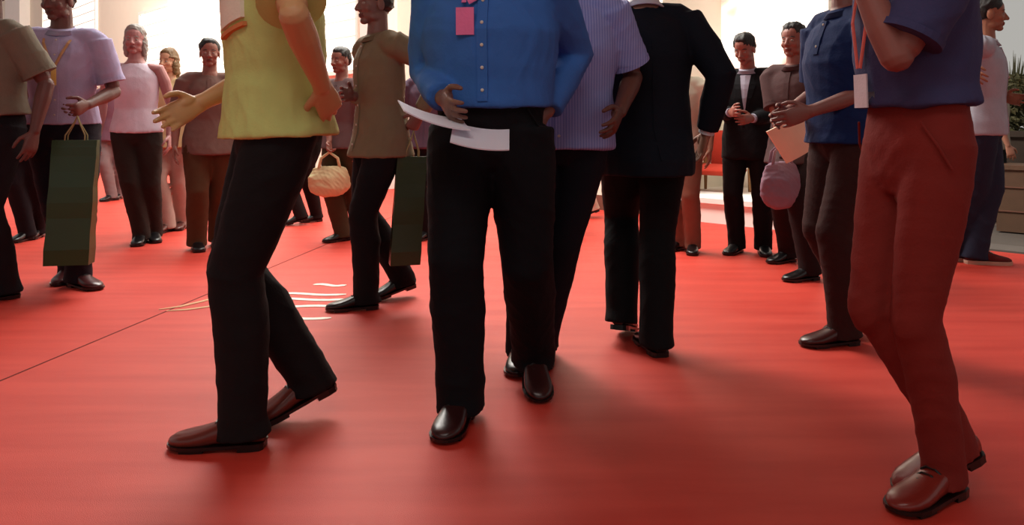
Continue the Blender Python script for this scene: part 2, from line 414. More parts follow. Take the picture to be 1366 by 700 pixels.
    if kind in ('shirt', 'tee') and not sp.get('plain'):
        s_lo = max(hem, -.06)+.01 if kind == 'shirt' else .2
        mb = MB(); rows = []
        for q in range(17):
            s = lerp(s_lo, .283, q/16); rows.append([fr(s, -.0095, .005), fr(s, .0095, .005), fr(s, .0095, -.008), fr(s, -.0095, -.008)])
        mb.loft(rows); pk = link('placket', mb.mesh('placket', off), TM, root)
        nb = 6 if kind == 'shirt' else 2
        for q in range(nb if not far else 0):
            mb = MB(); mb.ell(fr(lerp(s_lo+.02, .275, q/(nb-1)), 0, .006), (R2*.006, U*.006, F2*.003), 10, 6); link('button', mb.mesh('button', off), cloth((205, 200, 190)), pk)
    if slv == 'short' and kind != 'jacket':
        for i in range(2):
            mb = MB(); d = (elb[i]-shd[i]).normalized(); c = lerp(shd[i], elb[i], .8)
            mb.tube([c-d*.012, c+d*.006], [.0400*H*ease, .0402*H*ease], F2, 24, dome=False); link('sleeve_cuff', mb.mesh('sleeve_cuff', off), TM, root)
    if bt[0] == 'trousers' and not far and hem > .02:
        for sg in (-1, 1):
            mb = MB(); pts = [P+Rv*(sg*.078*H)+Fv*(.056*H*sp.get('hip', 1))+UP*.035*H, P+Rv*(sg*.098*H)+Fv*(.040*H*sp.get('hip', 1))-UP*.0*H, P+Rv*(sg*.104*H)+Fv*(.022*H*sp.get('hip', 1))-UP*.03*H]
            mb.tube(pts, [.0035]*3, Fv, 8); link('pocket', mb.mesh('pocket', off), BM, root)
    # collar band round the neck
    if kind in ('shirt', 'jacket') or sp.get('polo'):
        c = T(.307); rings = []
        for j in range(20):
            th = 2*PI*j/20; rd = R2*math.cos(th)+F2*math.sin(th); ctr = c+R2*(.040*H*math.cos(th))+F2*(.041*H*math.sin(th))-U*(.010*H*math.sin(th))
            tilt = (U*1.0-rd*.25).normalized()
            rings.append([ctr-tilt*.010*H+rd*.006, ctr+tilt*.014*H+rd*.004, ctr+tilt*.014*H-rd*.002, ctr-tilt*.008*H+rd*.02])
        mb = MB(); mb.loft(rings, closed=True)
        link('collar', mb.mesh('collar', off), cloth(sp.get('collar', (200, 200, 205))) if kind == 'jacket' else TM, root, smooth=True)
    if kind == 'jacket':
        mb = MB(); rows = []
        for q in range(9):
            t = q/8; s = lerp(.12, .285, t); wv = lerp(.002, .024, t)
            rows.append([fr(s, -wv, .004), fr(s, 0, .006), fr(s, wv, .004), fr(s, wv, -.006), fr(s, -wv, -.006)])
        mb.loft(rows); link('shirt_front', mb.mesh('shirt_front', off), cloth(sp.get('collar', (200, 200, 205))), root)
        for sgn in (-1, 1):
            mb = MB(); rows = []
            for q in range(9):
                t = q/8; s = lerp(.115, .288, t); a = lerp(.004, .026, t); b = a+lerp(.004, .030, min(1, t*1.25))*(1 if t < .85 else .5)
                rows.append([fr(s, sgn*a, .008), fr(s, sgn*b, .006), fr(s, sgn*b, 0), fr(s, sgn*a, 0)])
            mb.loft(rows); link('lapel', mb.mesh('lapel', off), TM, root)
        for s in (.105, .06):
            mb = MB(); mb.ell(fr(s, .006, .004), (R2*.010, U*.010, F2*.006), 10, 6); link('button', mb.mesh('button', off), leather((20, 20, 24)), root)
        mb = MB(); mb.tube([fr(s, 0, .002, -1) for s in (max(hem, -.07), -.04, 0, .05, .12, .2, .26)], [.0028]*7, F2, 8); link('back_seam', mb.mesh('back_seam', off), TM, root)
        if sp.get('tie'):
            mb = MB(); rows = []
            for q in range(8):
                t = q/7; s = lerp(.125, .292, t); wv = lerp(.016, .008, t)
                rows.append([fr(s, -wv, .009), fr(s, wv, .009), fr(s, wv, .003), fr(s, -wv, .003)])
            mb.loft(rows); link('tie', mb.mesh('tie', off), cloth(sp['tie']), root)
        for i in range(2):
            c = lerp(elb[i], wri[i], .95); d = (wri[i]-elb[i]).normalized(); mb = MB()
            mb.tube([c-d*.01, c+d*.012], [.0205*H, .020*H], F2, 14, dome=False); link('cuff', mb.mesh('cuff', off), cloth(sp.get('collar', (200, 200, 205))), root)
    if hem > .02 and bt[0] != 'skirt':
        mb = MB(); mb.tube([T(top_s-.012), T(top_s+.008)], [(.0925*H*wd, .070*H*wd), (.091*H*wd, .069*H*wd)], Fv, 28, dome=False)
        b = link('belt', mb.mesh('belt', off), leather((24, 18, 16)), root, smooth=False)
        mb = MB(); c = T(top_s-.002, 0, .071*wd); mb.box(c, Rv*.022, Fv*.004, UP*.017); link('buckle', mb.mesh('buckle', off), mat('steel', (.6, .6, .6), .25, .05, 20, 0, .5, 1), b)
    # ---- hair
    hs = sp.get('hair', ('short', (25, 20, 18)))
    if hs[0] != 'bald':
        mb = MB(); hE = lambda r, f, u, a, b, c: mb.ell(HO+Rh0*(r*hh)+Fh*(f*hh)+Uh*(u*hh), (Rh0*(a*hh), Fh*(b*hh), Uh*(c*hh)), 22, 14)
        hE(0, -.075, .70, .355, .41, .345); hE(0, -.16, .55, .34, .33, .33); hE(0, -.02, .86, .29, .34, .19)
        if hs[0] == 'long':
            hE(0, -.27, .35, .33, .2, .42); hE(0, -.32, .0, .32, .15, .45); hE(-.28, -.08, .3, .12, .2, .42); hE(.28, -.08, .3, .12, .2, .42)
        if hs[0] == 'bun': hE(0, -.5, .72, .15, .14, .15)
        hm_ = fuse(mb, 'hair', off, .007, 3); folds(hm_, .006, seed+9, 26, 40); link('hair', hm_, hairm(hs[1]), root)
    info = dict(root=root, T=T, wri=wri, elb=elb, shd=shd, R=R2, F=F2, U=U, H=H, P=P, HO=HO, off=off, ease=ease, hh=hh, depth=mid.y, Fh=Fh, Uh=Uh)
    # front point helper for badges
    info['front'] = lambda s, r=0, o=.004: fr(s, r, o+.004)
    return info

# ------------------------------------------------------------------ things carried
def paper(name, c, u, v, th, m, label, cat, curl=.02, group=None):
    """a sheet with a gentle bend; c centre, u and v half edges"""
    c, u, v = V(c), V(u), V(v); n = u.cross(v).normalized(); rows = []
    for i in range(11):
        a = -1+2*i/10; bend = n*(curl*(1-a*a))
        rows.append([c+u*a-v+bend+n*th, c+u*a+v+bend+n*th, c+u*a+v+bend-n*th, c+u*a-v+bend-n*th])
    mb = MB(); mb.loft(rows); o = link(name, mb.mesh(name, c), m, None, c); tag(o, label, cat, group); return o
def shopping_bag(c_top, w_, dp, h, yaw, m, mh, label, lean=0):
    """paper carrier bag hanging by its cords from the point c_top"""
    c = V(c_top); a = math.radians(yaw); X = V((math.cos(a), math.sin(a), 0)); Y = V((-math.sin(a), math.cos(a), 0)); Z = rotv(V((0, 0, 1)), Y, math.radians(lean))
    root = empty('shopping_bag', c-Z*(h+.14)); tag(root, label, 'bag'); off = root.location
    t = c-Z*.14; b = c-Z*(h+.14); mb = MB()
    def rect(p, kx, ky): return [p-X*w_/2*kx-Y*dp/2*ky, p+X*w_/2*kx-Y*dp/2*ky, p+X*w_/2*kx+Y*dp/2*ky, p-X*w_/2*kx+Y*dp/2*ky]
    rings = [rect(b, 1, 1)]
    for q in range(1, 9): rings.append(rect(lerp(b, t, q/8), 1+.02*math.sin(q*2.1), 1-.55*(q/8)**1.5+.06*math.sin(q*1.7)))
    rings += [rect(t, .985, .40), rect(lerp(t, b, .08), .96, .36)]
    mb.loft(rings); link('body', mb.mesh('bag_body', off), m, root)
    mb = MB(); mb.loft([rect(lerp(t, b, .055), 1.006, .52), rect(t+Z*.002, 1.006, .46)]); link('fold', mb.mesh('fold', off), m, root)
    for s in (-1, 1):
        mb = MB(); p0 = t-X*w_*.22+Y*s*dp*.2; p1 = t+X*w_*.22+Y*s*dp*.2
        mb.tube([p0-Z*.03, p0+Z*.03, lerp(p0, c, .75), c+Y*s*.006+Z*.004, lerp(p1, c, .75), p1+Z*.03, p1-Z*.03], [.004]*7, Y, 8)
        link('handle', mb.mesh('handle', off), mh, root, smooth=True)
    return root
def badge(info, m_band, m_card, label, s=.11, r=.0, card=(.045, .06), drop=.0):
    T, F2, R2, U, H = info['T'], info['F'], info['R'], info['U'], info['H']; fr = info['front']
    root = empty('lanyard', fr(s, r)); tag(root, label, 'lanyard'); off = root.location
    mb = MB()
    for sg in (-1, 1):
        pts = [T(.305, sg*.03, -.02), T(.302, sg*.046, .012), fr(.265, sg*.036, .008), fr((s+.285)/2, sg*.02+r*.5, .010), fr(s+.02, r+sg*.004, .012)]
        mb.tube(pts, [(.008, .002)]*5, F2, 8, dome=False)
    link('band', mb.mesh('band', off), m_band, root)
    mb = MB(); mb.box(fr(s-card[1]/H*.6, r, .012), R2*card[0], F2*.002, U*card[1]); link('card', mb.mesh('card', off), m_card, root)
    return root

#@@SETTING
# ------------------------------------------------------------------ the setting
A0, D0 = V((1.93, 7.81, 0)), V((6.26, -6.48, 0)).normalized()     # foot of the long back wall, running away to the left
N0 = V((-D0.y, D0.x, 0))                                            # points behind the wall
if N0.y < 0: N0 = -N0
def wl(t, n=0, z=0): p = A0+D0*t+N0*n; return V((p.x, p.y, z))
def wpx(px):                                                         # distance along the wall seen at a column
    k = (px-683)/F; return (k*A0.y-A0.x)/(D0.x-k*D0.y)
def wbox(mb, t0, t1, n0, n1, z0, z1, mi=0):
    mb.box(wl((t0+t1)/2, (n0+n1)/2, (z0+z1)/2), D0*((t1-t0)/2), N0*((n1-n0)/2), V((0, 0, (z1-z0)/2)), mi)
red = bpy.data.materials.new('red_carpet'); red.use_nodes = True
nt = red.node_tree; b = nt.nodes['Principled BSDF']; b.inputs['Roughness'].default_value = .56; b.inputs['Specular IOR Level'].default_value = .36
tc = nt.nodes.new('ShaderNodeTexCoord'); mp = nt.nodes.new('ShaderNodeMapping'); mp.inputs['Scale'].default_value = (.7, 5, 1); mp.inputs['Rotation'].default_value = (0, 0, .12)
n1 = nt.nodes.new('ShaderNodeTexNoise'); n1.inputs['Scale'].default_value = 1.6; n1.inputs['Detail'].default_value = 5
nt.links.new(tc.outputs['Object'], mp.inputs['Vector']); nt.links.new(mp.outputs['Vector'], n1.inputs['Vector'])
rp = nt.nodes.new('ShaderNodeValToRGB'); rp.color_ramp.elements[0].position = .3; rp.color_ramp.elements[1].position = .72
rp.color_ramp.elements[0].color = (.50, .028, .015, 1); rp.color_ramp.elements[1].color = (.62, .054, .033, 1)
nt.links.new(n1.outputs['Fac'], rp.inputs['Fac']); nt.links.new(rp.outputs['Color'], b.inputs['Base Color'])
n2 = nt.nodes.new('ShaderNodeTexNoise'); n2.inputs['Scale'].default_value = 420; bp = nt.nodes.new('ShaderNodeBump'); bp.inputs['Strength'].default_value = .35; bp.inputs['Distance'].default_value = .003
nt.links.new(tc.outputs['Object'], n2.inputs['Vector']); nt.links.new(n2.outputs['Fac'], bp.inputs['Height']); nt.links.new(bp.outputs['Normal'], b.inputs['Normal'])
M_cream = mat('cream_wall', srgb(238, 232, 214), .7, .04, 3, .05)
M_white = mat('white_paint', srgb(240, 236, 228), .5, .04, 5, .03)
M_taupe = mat('taupe_stone', srgb(66, 54, 46), .8, .15, 6, .3)
M_brown = mat('brown_plinth', srgb(110, 72, 58), .7, .15, 8, .1)
M_grey = mat('grey_paving', srgb(92, 84, 78), .8, .18, 5, .2)
M_lit = emit('lit_window', (1, .96, .86), 1.25)
M_wood = mat('warm_wood', srgb(140, 100, 60), .55, .25, 12, .1)
tL, tR = wpx(-60), wpx(1128)
mb = MB(); mb.prism([(-26, -3), (7.5, -3), (wl(9.5).x, wl(9.5).y), (wl(tL).x, wl(tL).y), (-40, 36)], -.003, 0)
tag(link('floor', mb.mesh('floor'), red), kind='structure')
mb = MB(); mb.aabox(-60, 40, -6, 60, -.2, -.0032)
tag(link('ground', mb.mesh('ground'), M_grey), kind='structure')
mb = MB(); pA, pB = ground(215, 418), ground(0, 508); dS = (pA-pB).normalized(); q0 = pB-dS*2.2; q1 = pA+dS*9; sS = V((dS.y, -dS.x, 0))*.004
mb.loft([[q0-sS, q0+sS, q1+sS, q1-sS], [p+V((0, 0, .0012)) for p in (q0-sS, q0+sS, q1+sS, q1-sS)]])
tag(link('trim_1', mb.mesh('carpet_seam'), mat('dark_seam_thread', srgb(96, 26, 20), .9)), kind='structure')  # dark red strip marking the carpet seam
# long cream wall with pillars and lit bays
def wpn(px, n):                                                      # the same for a surface set n metres behind the wall line
    k = (px-683)/F; bx, by = A0.x+N0.x*n, A0.y+N0.y*n; return (k*by-bx)/(D0.x-k*D0.y)
tM = wpx(884); RC = 1.3
mb = MB(); wbox(mb, tL, tM, .0, .3, 0, 7.5)
tag(link('wall_back', mb.mesh('wall_back'), M_cream), kind='structure')
mb = MB(); wbox(mb, tM-.3, wpn(1135, RC), RC, RC+.3, 0, 4.2); wbox(mb, tM-.3, tM-.02, .3, RC, 0, 7.5)
tag(link('wall_right', mb.mesh('wall_right'), M_cream), kind='structure')
mb = MB(); wbox(mb, tL, tM, -.03, 0, 0, .17)
tag(link('baseboard_back', mb.mesh('baseboard_back'), M_brown), kind='structure')
ti = 2
for px0, px1 in ((20, 40), (244, 272), (505, 530), (700, 722)):
    mb = MB(); wbox(mb, wpx(px0), wpx(px1), -.35, 0, 0, 7.5); wbox(mb, wpx(px0)-.06, wpx(px1)+.06, -.41, 0, 0, .3)
    tag(link('trim_%d' % ti, mb.mesh('pillar'), M_white), kind='structure'); ti += 1
wi = 1
for px0, px1, z0, z1 in ((60, 130, 2.2, 6.5), (190, 242, 2.0, 3.9), (275, 330, 2.0, 5.5), (350, 480, 1.9, 5.0), (560, 660, 1.9, 4.2), (745, 862, 1.5, 3.6)):
    t0, t1 = wpx(px0), wpx(px1); wn = MB()
    wbox(wn, t0, t1, -.03, .01, z0, z1); o = tag(link('window_%d' % wi, wn.mesh('window'), M_lit), kind='structure')
    mb = MB(); fw = .07
    wbox(mb, t0-fw, t1+fw, -.09, 0, z1, z1+fw); wbox(mb, t0-fw, t1+fw, -.09, 0, z0-fw, z0); wbox(mb, t0-fw, t0, -.09, 0, z0, z1); wbox(mb, t1, t1+fw, -.09, 0, z0, z1)
    link('window_frame', mb.mesh('window_frame'), M_white, o)
    mb = MB(); nsl = int((z1-z0)/.28)
    for q in range(1, nsl): wbox(mb, t0, t1, -.05, -.03, z0+(z1-z0)*q/nsl-.012, z0+(z1-z0)*q/nsl+.012)
    link('glazing_bars', mb.mesh('glazing_bars'), M_white, o); wi += 1

# backlit picture panel and red banner on the recessed wall
pm = bpy.data.materials.new('backlit_print'); pm.use_nodes = True; nt = pm.node_tree; b = nt.nodes['Principled BSDF']
tc = nt.nodes.new('ShaderNodeTexCoord'); n1 = nt.nodes.new('ShaderNodeTexNoise'); n1.inputs['Scale'].default_value = 2.2; n1.inputs['Detail'].default_value = 2
rp = nt.nodes.new('ShaderNodeValToRGB'); e = rp.color_ramp.elements; e[0].position = .42; e[0].color = (.95, .92, .84, 1); e[1].position = .66; e[1].color = (.75, .16, .10, 1)
q = rp.color_ramp.elements.new(.54); q.color = (.92, .62, .52, 1)
nt.links.new(tc.outputs['Object'], n1.inputs['Vector']); nt.links.new(n1.outputs['Fac'], rp.inputs['Fac'])
nt.links.new(rp.outputs['Color'], b.inputs['Base Color']); nt.links.new(rp.outputs['Color'], b.inputs['Emission Color']); b.inputs['Emission Strength'].default_value = 1.0
t0, t1 = wpn(946, RC), wpn(1104, RC); zc = wl(t0, RC)
r_ = empty('picture_panel', wl((t0+t1)/2, RC-.06, 1.5)); tag(r_, 'large backlit panel with blurred red and pink picture on cream wall', 'panel')
mb = MB(); wbox(mb, t0, t1, RC-.06, RC-.005, 1.55, 3.1); link('screen', mb.mesh('screen', r_.location), pm, r_)
mb = MB()
for a, b_, c, d in ((t0-.05, t1+.05, 1.5, 1.55), (t0-.05, t1+.05, 3.1, 3.15), (t0-.05, t0, 1.55, 3.1), (t1, t1+.05, 1.55, 3.1)): wbox(mb, a, b_, RC-.09, RC-.005, c, d)
link('frame', mb.mesh('frame', r_.location), M_white, r_)
t0, t1 = wpn(929, RC), wpn(940, RC)
r_ = empty('banner', wl((t0+t1)/2, RC-.1, 1.45)); tag(r_, 'narrow red hanging banner beside the backlit picture panel', 'banner')
mb = MB(); rows = []
for i in range(17):
    z = 1.42+1.9*i/16; wv = .02*math.sin(i*.8); rows.append([wl(t0, RC-.09+wv, z), wl(t1, RC-.09-wv, z), wl(t1, RC-.08-wv, z), wl(t0, RC-.08+wv, z)])
mb.loft(rows); link('cloth', mb.mesh('cloth', r_.location), cloth((205, 88, 70)), r_)
mb = MB(); mb.tube([wl(t0-.06, RC-.085, 3.33), wl(t1+.06, RC-.085, 3.33)], [.015]*2, V((0, 0, 1)), 10); link('rod', mb.mesh('rod', r_.location), M_white, r_)
mb = MB(); wbox(mb, t0-.02, t1+.02, RC-.1, RC-.07, 1.40, 1.44); link('bottom_bar', mb.mesh('bottom_bar', r_.location), M_white, r_)
# low white stage in the recess
mb = MB(); tE = wpx(1178); wbox(mb, tM, tE, -.12, RC-.01, 0, .20); wbox(mb, tM-.02, tE+.03, -.16, RC-.005, .20, .25)
tag(link('low_stage', mb.mesh('low_stage'), M_white), 'low white stage along the cream wall behind the standing people', 'stage')
# chair and table on it
def box_leg(mb, p, h, r=.018): mb.loft([[p+V((x*r*k, y*r*k, z)) for x, y in ((-1, -1), (1, -1), (1, 1), (-1, 1))] for z, k in ((0, .7), (h, 1.15))])
cb = wl(wpn(958, .6), .6, .25); r_ = empty('armchair', cb); tag(r_, 'low red cushioned armchair with wooden legs on the white stage', 'chair')
X, Y, Z = D0, N0, V((0, 0, 1)); CH = cloth((168, 52, 36))
mb = MB(); mb.tube([cb-X*.24+Z*.24, cb-X*.2+Z*.24, cb+X*.2+Z*.24, cb+X*.24+Z*.24], [(.2, .05), (.24, .065), (.24, .065), (.2, .05)], Z, 20); link('seat', fuse(mb, 'seat', cb, .012, 3), CH, r_)
mb = MB(); p = cb+Y*.22
mb.tube([p-X*.24+Z*.45, p-X*.2+Z*.46, p+X*.2+Z*.46, p+X*.24+Z*.45], [(.05, .19), (.06, .22), (.06, .22), (.05, .19)], Z, 20); link('backrest', fuse(mb, 'backrest', cb, .012, 3), CH, r_)
for sx in (-1, 1):
    mb = MB(); a = cb+X*sx*.29
    mb.tube([a-Y*.22+Z*.38, a-Y*.1+Z*.41, a+Y*.22+Z*.40], [(.02, .025)]*3, Z, 10); link('armrest', mb.mesh('armrest', cb), M_wood, r_)
    for sy in (-1, 1):
        mb = MB(); box_leg(mb, a-X*sx*.015+Y*sy*.19, .40); link('leg', mb.mesh('leg', cb), M_wood, r_)
cb = wl(wpn(897, .3), .3, .25); r_ = empty('coffee_table', cb); tag(r_, 'low wooden table on the white stage beside the red armchair', 'table')
mb = MB(); mb.box(cb+Z*.30, X*.26, Y*.22, Z*.022); link('table_top', mb.mesh('table_top', cb), M_wood, r_)
mb = MB(); mb.box(cb+Z*.255, X*.22, Y*.18, Z*.024); link('apron', mb.mesh('apron', cb), M_wood, r_)
for sx in (-1, 1):
    for sy in (-1, 1):
        mb = MB(); box_leg(mb, cb+X*sx*.2+Y*sy*.17, .26); link('leg', mb.mesh('leg', cb), M_wood, r_)
# right: stone paving edge, planter wall, shrubs, wooden box
mb = MB(); wbox(mb, wpx(1186), 9.0, 2.6, 3.0, 0, .86); wbox(mb, wpx(1186)-.04, 9.0, 2.55, 3.05, .86, .92)
tag(link('wall_planter', mb.mesh('wall_planter'), M_taupe), kind='structure')
mb = MB(); wbox(mb, wpx(1182), 9.0, .02, .34, -.003, .012)
tag(link('trim_9', mb.mesh('kerb'), mat('kerb_stone', srgb(104, 96, 90), .75, .15, 9, .2)), kind='structure')
M_crate = mat('brown_board', srgb(92, 68, 52), .6, .2, 9, .1)
def crate(c, label):
    r = empty('wooden_box', c); tag(r, label, 'box')
    mb = MB(); mb.box(c+Z*.3, D0*.27, N0*.27, Z*.29); link('body', mb.mesh('body', c), M_crate, r)
    mb = MB(); mb.box(c+Z*.60, D0*.29, N0*.29, Z*.02); link('lid', mb.mesh('lid', c), M_crate, r)
    for k in (.2, .42):
        mb = MB(); mb.box(c+Z*k-N0*.275, D0*.272, N0*.008, Z*.006); link('batten', mb.mesh('batten', c), M_brown, r)
crate(wl(wpn(1385, 1.5), 1.5, 0), 'plain brown wooden box on the paving at the right edge')
M_leaf = [mat('olive_leaf', srgb(96, 92, 62), .6, .35, 5, .1), mat('dusty_leaf', srgb(118, 116, 92), .6, .3, 5, .1), mat('dark_leaf', srgb(70, 68, 44), .6, .3, 5, .1)]
def shrub(c, rx, rz, n, m, label, spiky=False, seed=1):
    rs = random.Random(seed); r = empty('shrub', c); tag(r, label, 'shrub', None)
    mb = MB()
    for k in range(7):
        a = rs.uniform(0, 2*PI); e = V((math.cos(a)*rx*.6, math.sin(a)*rx*.6, rz*1.3)); mb.tube([c, c+e*.5+V((0, 0, .05)), c+e], [.018, .012, .005], V((1, 0, .1)), 6)
    link('stem', mb.mesh('stem', c), M_wood, r)
    mb = MB()
    for k in range(n):
        a, u = rs.uniform(0, 2*PI), rs.uniform(-.9, 1); rad = (1-u*u)**.5*rs.uniform(.55, 1)
        if spiky:
            a = rs.uniform(0, 2*PI); el = rs.uniform(.25, 1.4); L = rs.uniform(.6, 1)*rz*1.5; o = c+V((0, 0, rz*.2)); d = V((math.cos(a)*math.cos(el), math.sin(a)*math.cos(el), math.sin(el)))
            sd = V((-math.sin(a), math.cos(a), 0))*.012; tip = o+d*L-V((0, 0, L*.25*(1.4-el))); md = o+d*L*.6
            up = sd.cross(d).normalized()*.003
            mb.loft([[o-sd, o+sd, o+sd*.5+up, o-sd*.5+up], [md-sd, md+sd, md+sd*.5+up, md-sd*.5+up], [tip-sd*.1, tip+sd*.1, tip+sd*.05+up, tip-sd*.05+up]])
            continue
        p = c+V((math.cos(a)*rad*rx, math.sin(a)*rad*rx, rz+u*rz)); d = V((rs.gauss(0, 1), rs.gauss(0, 1), rs.gauss(.3, .8))).normalized(); s2 = d.cross(V((rs.gauss(0, 1), rs.gauss(0, 1), rs.gauss(0, 1)))).normalized(); L = rs.uniform(.05, .09)
        nn = d.cross(s2)*L*.18; b0 = len(mb.v)
        mb.v += [tuple(p), tuple(p+d*L*.5+s2*L*.28+nn), tuple(p+d*L), tuple(p+d*L*.5-s2*L*.28+nn)]
        mb.f += [(b0, b0+1, b0+2), (b0, b0+2, b0+3)]; mb.m += [0, 0]
    link('foliage', mb.mesh('foliage', c), m, r)
def soil(px, n): return wl(wpn(px, n), n, 0)
shrub(soil(1372, 3.7), .75, .78, 3000, M_leaf[0], 'rounded olive green shrub behind the planter wall at the right edge', seed=2)
shrub(soil(1290, 3.6), .7, .62, 2400, M_leaf[2], 'darker low shrub behind the planter wall and the man in jeans', seed=3)
shrub(soil(1210, 3.6), .6, .55, 2000, M_leaf[2], 'dark shrub behind the planter wall nearest the cream wall', seed=4)
shrub(soil(1352, 4.4)+V((0, 0, .8)), .6, .75, 420, M_leaf[1], 'pale spiky shrub rising above the rounded olive shrub', True, seed=5)

# solid white strips standing in for light trails of moving shoe glints
M_trail = mat('white_light_trail', srgb(246, 240, 228), .35, .03, 20, .05, .5); TG = 'white strips modelling light trails on the carpet'
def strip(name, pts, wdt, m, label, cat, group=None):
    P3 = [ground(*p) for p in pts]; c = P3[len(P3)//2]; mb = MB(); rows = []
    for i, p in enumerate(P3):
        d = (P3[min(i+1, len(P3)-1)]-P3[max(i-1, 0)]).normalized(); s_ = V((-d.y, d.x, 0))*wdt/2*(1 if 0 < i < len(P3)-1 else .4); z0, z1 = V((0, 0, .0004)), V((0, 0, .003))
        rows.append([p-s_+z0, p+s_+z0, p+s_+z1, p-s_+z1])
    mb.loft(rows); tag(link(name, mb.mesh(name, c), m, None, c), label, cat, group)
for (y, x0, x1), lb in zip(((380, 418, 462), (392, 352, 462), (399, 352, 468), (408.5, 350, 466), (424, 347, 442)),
        ('short white strip modelling a light trail on the red carpet, farthest of the five', 'white strip modelling a light trail on the carpet, second farthest of the five', 'white strip modelling a light trail on the carpet, middle one of the five', 'white strip modelling a light trail on the carpet, second nearest of the five', 'white strip modelling a light trail on the carpet, nearest of the five')):
    strip('trail_strip', [(lerp(x0, x1, q/8), y+1.6*math.sin(q*.9+y)*.6+q*.12) for q in range(9)], .042, M_trail, lb, 'light_trail', TG)
M_dull = mat('pale_cream', srgb(205, 160, 120), .5, .1, 20, .05)  # thin pale strips drawing a cream smear on the carpet
for pts, lb in (([(212, 413), (240, 409), (270, 402), (300, 394), (338, 389)], 'pale thin strip on the carpet left of the black trouser leg, upper'), ([(222, 415), (250, 413), (280, 409), (315, 402), (345, 398)], 'pale thin strip on the carpet left of the black trouser leg, lower')):
    strip('pale_strip', pts, .03, M_dull, lb, 'pale_strip', 'pale strips on the carpet')

# unseen canopy added above the near carpet to block sky light and darken it
mb = MB(); mb.aabox(-7, 6, -4, 5.0, 3.7, 3.85)
tag(link('light_blocking_canopy', mb.mesh('light_blocking_canopy'), mat('added_canopy', srgb(196, 188, 178), .9, .05, 3, .1)), kind='structure')

#@@PEOPLE
BLK = (13, 13, 17)
STR = stripe_mat('striped_shirting', srgb(112, 124, 184), srgb(150, 156, 204), 28)
A = person(dict(label='person in yellow-green polo shirt and black trousers striding left in foreground', H=1.86, yaw=62, px=372, feet=[(396, 560, 60, 18), (290, 596, 88)], polo=True, hem=-.02,
    hands=[(266, 138, .05), (430, 116, -.2)], poles={1: (.15, -1, 0)}, top=('tee', (194, 206, 126)), bottom=('trousers', (20, 16, 18), 1.0), shoes=('dress', (96, 40, 32)), skin=(196, 150, 105), seed=3, lean=3, ease=1.12))
B = person(dict(label='person in grey-olive shirt and black trousers carrying a narrow dark green bag', H=1.76, yaw=55, px=508, feet=[(525, 398, 60, 12), (470, 413, 75)], hem=-.07,
    hands=[(470, 128, -.1), (561, 150, -.1)], top=('shirt', (118, 108, 84)), bottom=('trousers', BLK), skin=(120, 85, 75), seed=5, sleeve='long', curl=(.5, 1.0)))
C = person(dict(label='person in bright blue shirt and black trousers walking forward in the centre', H=1.84, yaw=8, px=655, feet=[(606, 570, 12), (714, 520, -6, 14)], hem=.04,
    hands=[(592, 132, -.16), (728, 150, .0)], top=('shirt', (58, 104, 176)), bottom=('trousers', (8, 9, 15), 1.12), shoes=('dress', (46, 18, 18)), skin=(120, 82, 70), sleeve='long', seed=8, ease=1.1, wide=1.12))
C2 = person(dict(label='person in pale blue striped shirt behind the person in bright blue', H=1.83, yaw=6, px=748, feet=[(694, 490, 8), (722, 482, 4)], hem=-.04, side=0,
    hands=[None, (826, 150, -.15)], top=('shirt', STR), bottom=('trousers', (12, 14, 24)), skin=(92, 56, 46), seed=11, wide=1.1, ease=1.1))
D = person(dict(label='person in dark navy suit seen from behind walking away', H=1.82, yaw=176, px=860, feet=[(868, 464, 172), (832, 452, 200, 16)], hem=-.11,
    hands=[(942, 178, .0), None], poles={0: (.7, -.8, 0)}, top=('jacket', (9, 16, 27)), bottom=('trousers', (8, 8, 11), 1.02), skin=(140, 95, 75), seed=13, collar=(205, 205, 210), wide=1.05))
E_ = person(dict(label='person in black suit and pale shirt looking down before the stage', H=1.67, yaw=28, px=998, feet=[(978, 338, 40), (1020, 340, 10)], hem=-.1,
    hands=[(975, 150, -.25), (1003, 158, -.25)], top=('jacket', (16, 15, 19)), bottom=('trousers', (12, 11, 14)), skin=(150, 95, 82), seed=17, far=True, head_pitch=22, head_yaw=12, collar=(165, 160, 175)))
F_ = person(dict(label='person in cream shirt and tan trousers half hidden by the navy suit', H=1.6, yaw=25, px=906, feet=[(900, 334, 50), (924, 338, 15)], hem=-.08,
    top=('shirt', (196, 190, 170)), bottom=('trousers', (128, 92, 76)), skin=(150, 105, 85), seed=19, far=True))
G_ = person(dict(label='person in brown top holding a folded cream magazine', H=1.7, yaw=48, px=1062, feet=[(1042, 350, 60), (1068, 374, 70)], hem=-.08,
    hands=[(1040, 178, -.2), (1075, 170, -.28)], top=('shirt', (72, 50, 50)), bottom=('trousers', (34, 18, 18)), skin=(136, 84, 72), seed=23, far=True, sleeve='short', curl=(.5, 1.0)))
H_ = person(dict(label='person in navy polo shirt and dark brown trousers facing left', H=1.8, yaw=78, px=1132, polo=True, feet=[(1132, 448, 70, 10), (1106, 460, 78)], hem=-.03,
    hands=[(1050, 150, .1), (1082, 148, -.12)], top=('tee', (14, 34, 78)), bottom=('trousers', (50, 24, 22)), shoes=('dress', (60, 24, 22)), skin=(128, 82, 74), seed=29, ease=1.12, wide=1.1))
I_ = person(dict(label='person in slate purple shirt and red-brown trousers nearest the camera at right', H=1.76, yaw=84, px=1222, hip=.82, polo=True, feet=[(1254, 650, 76, 16), (1236, 670, 62)], hem=.06,
    hands=[(1130, -60, .1), (1140, -50, -.12)], top=('tee', (62, 62, 98)), bottom=('trousers', (122, 40, 34), .8), shoes=('dress', (120, 36, 28)), skin=(140, 86, 76), seed=31))
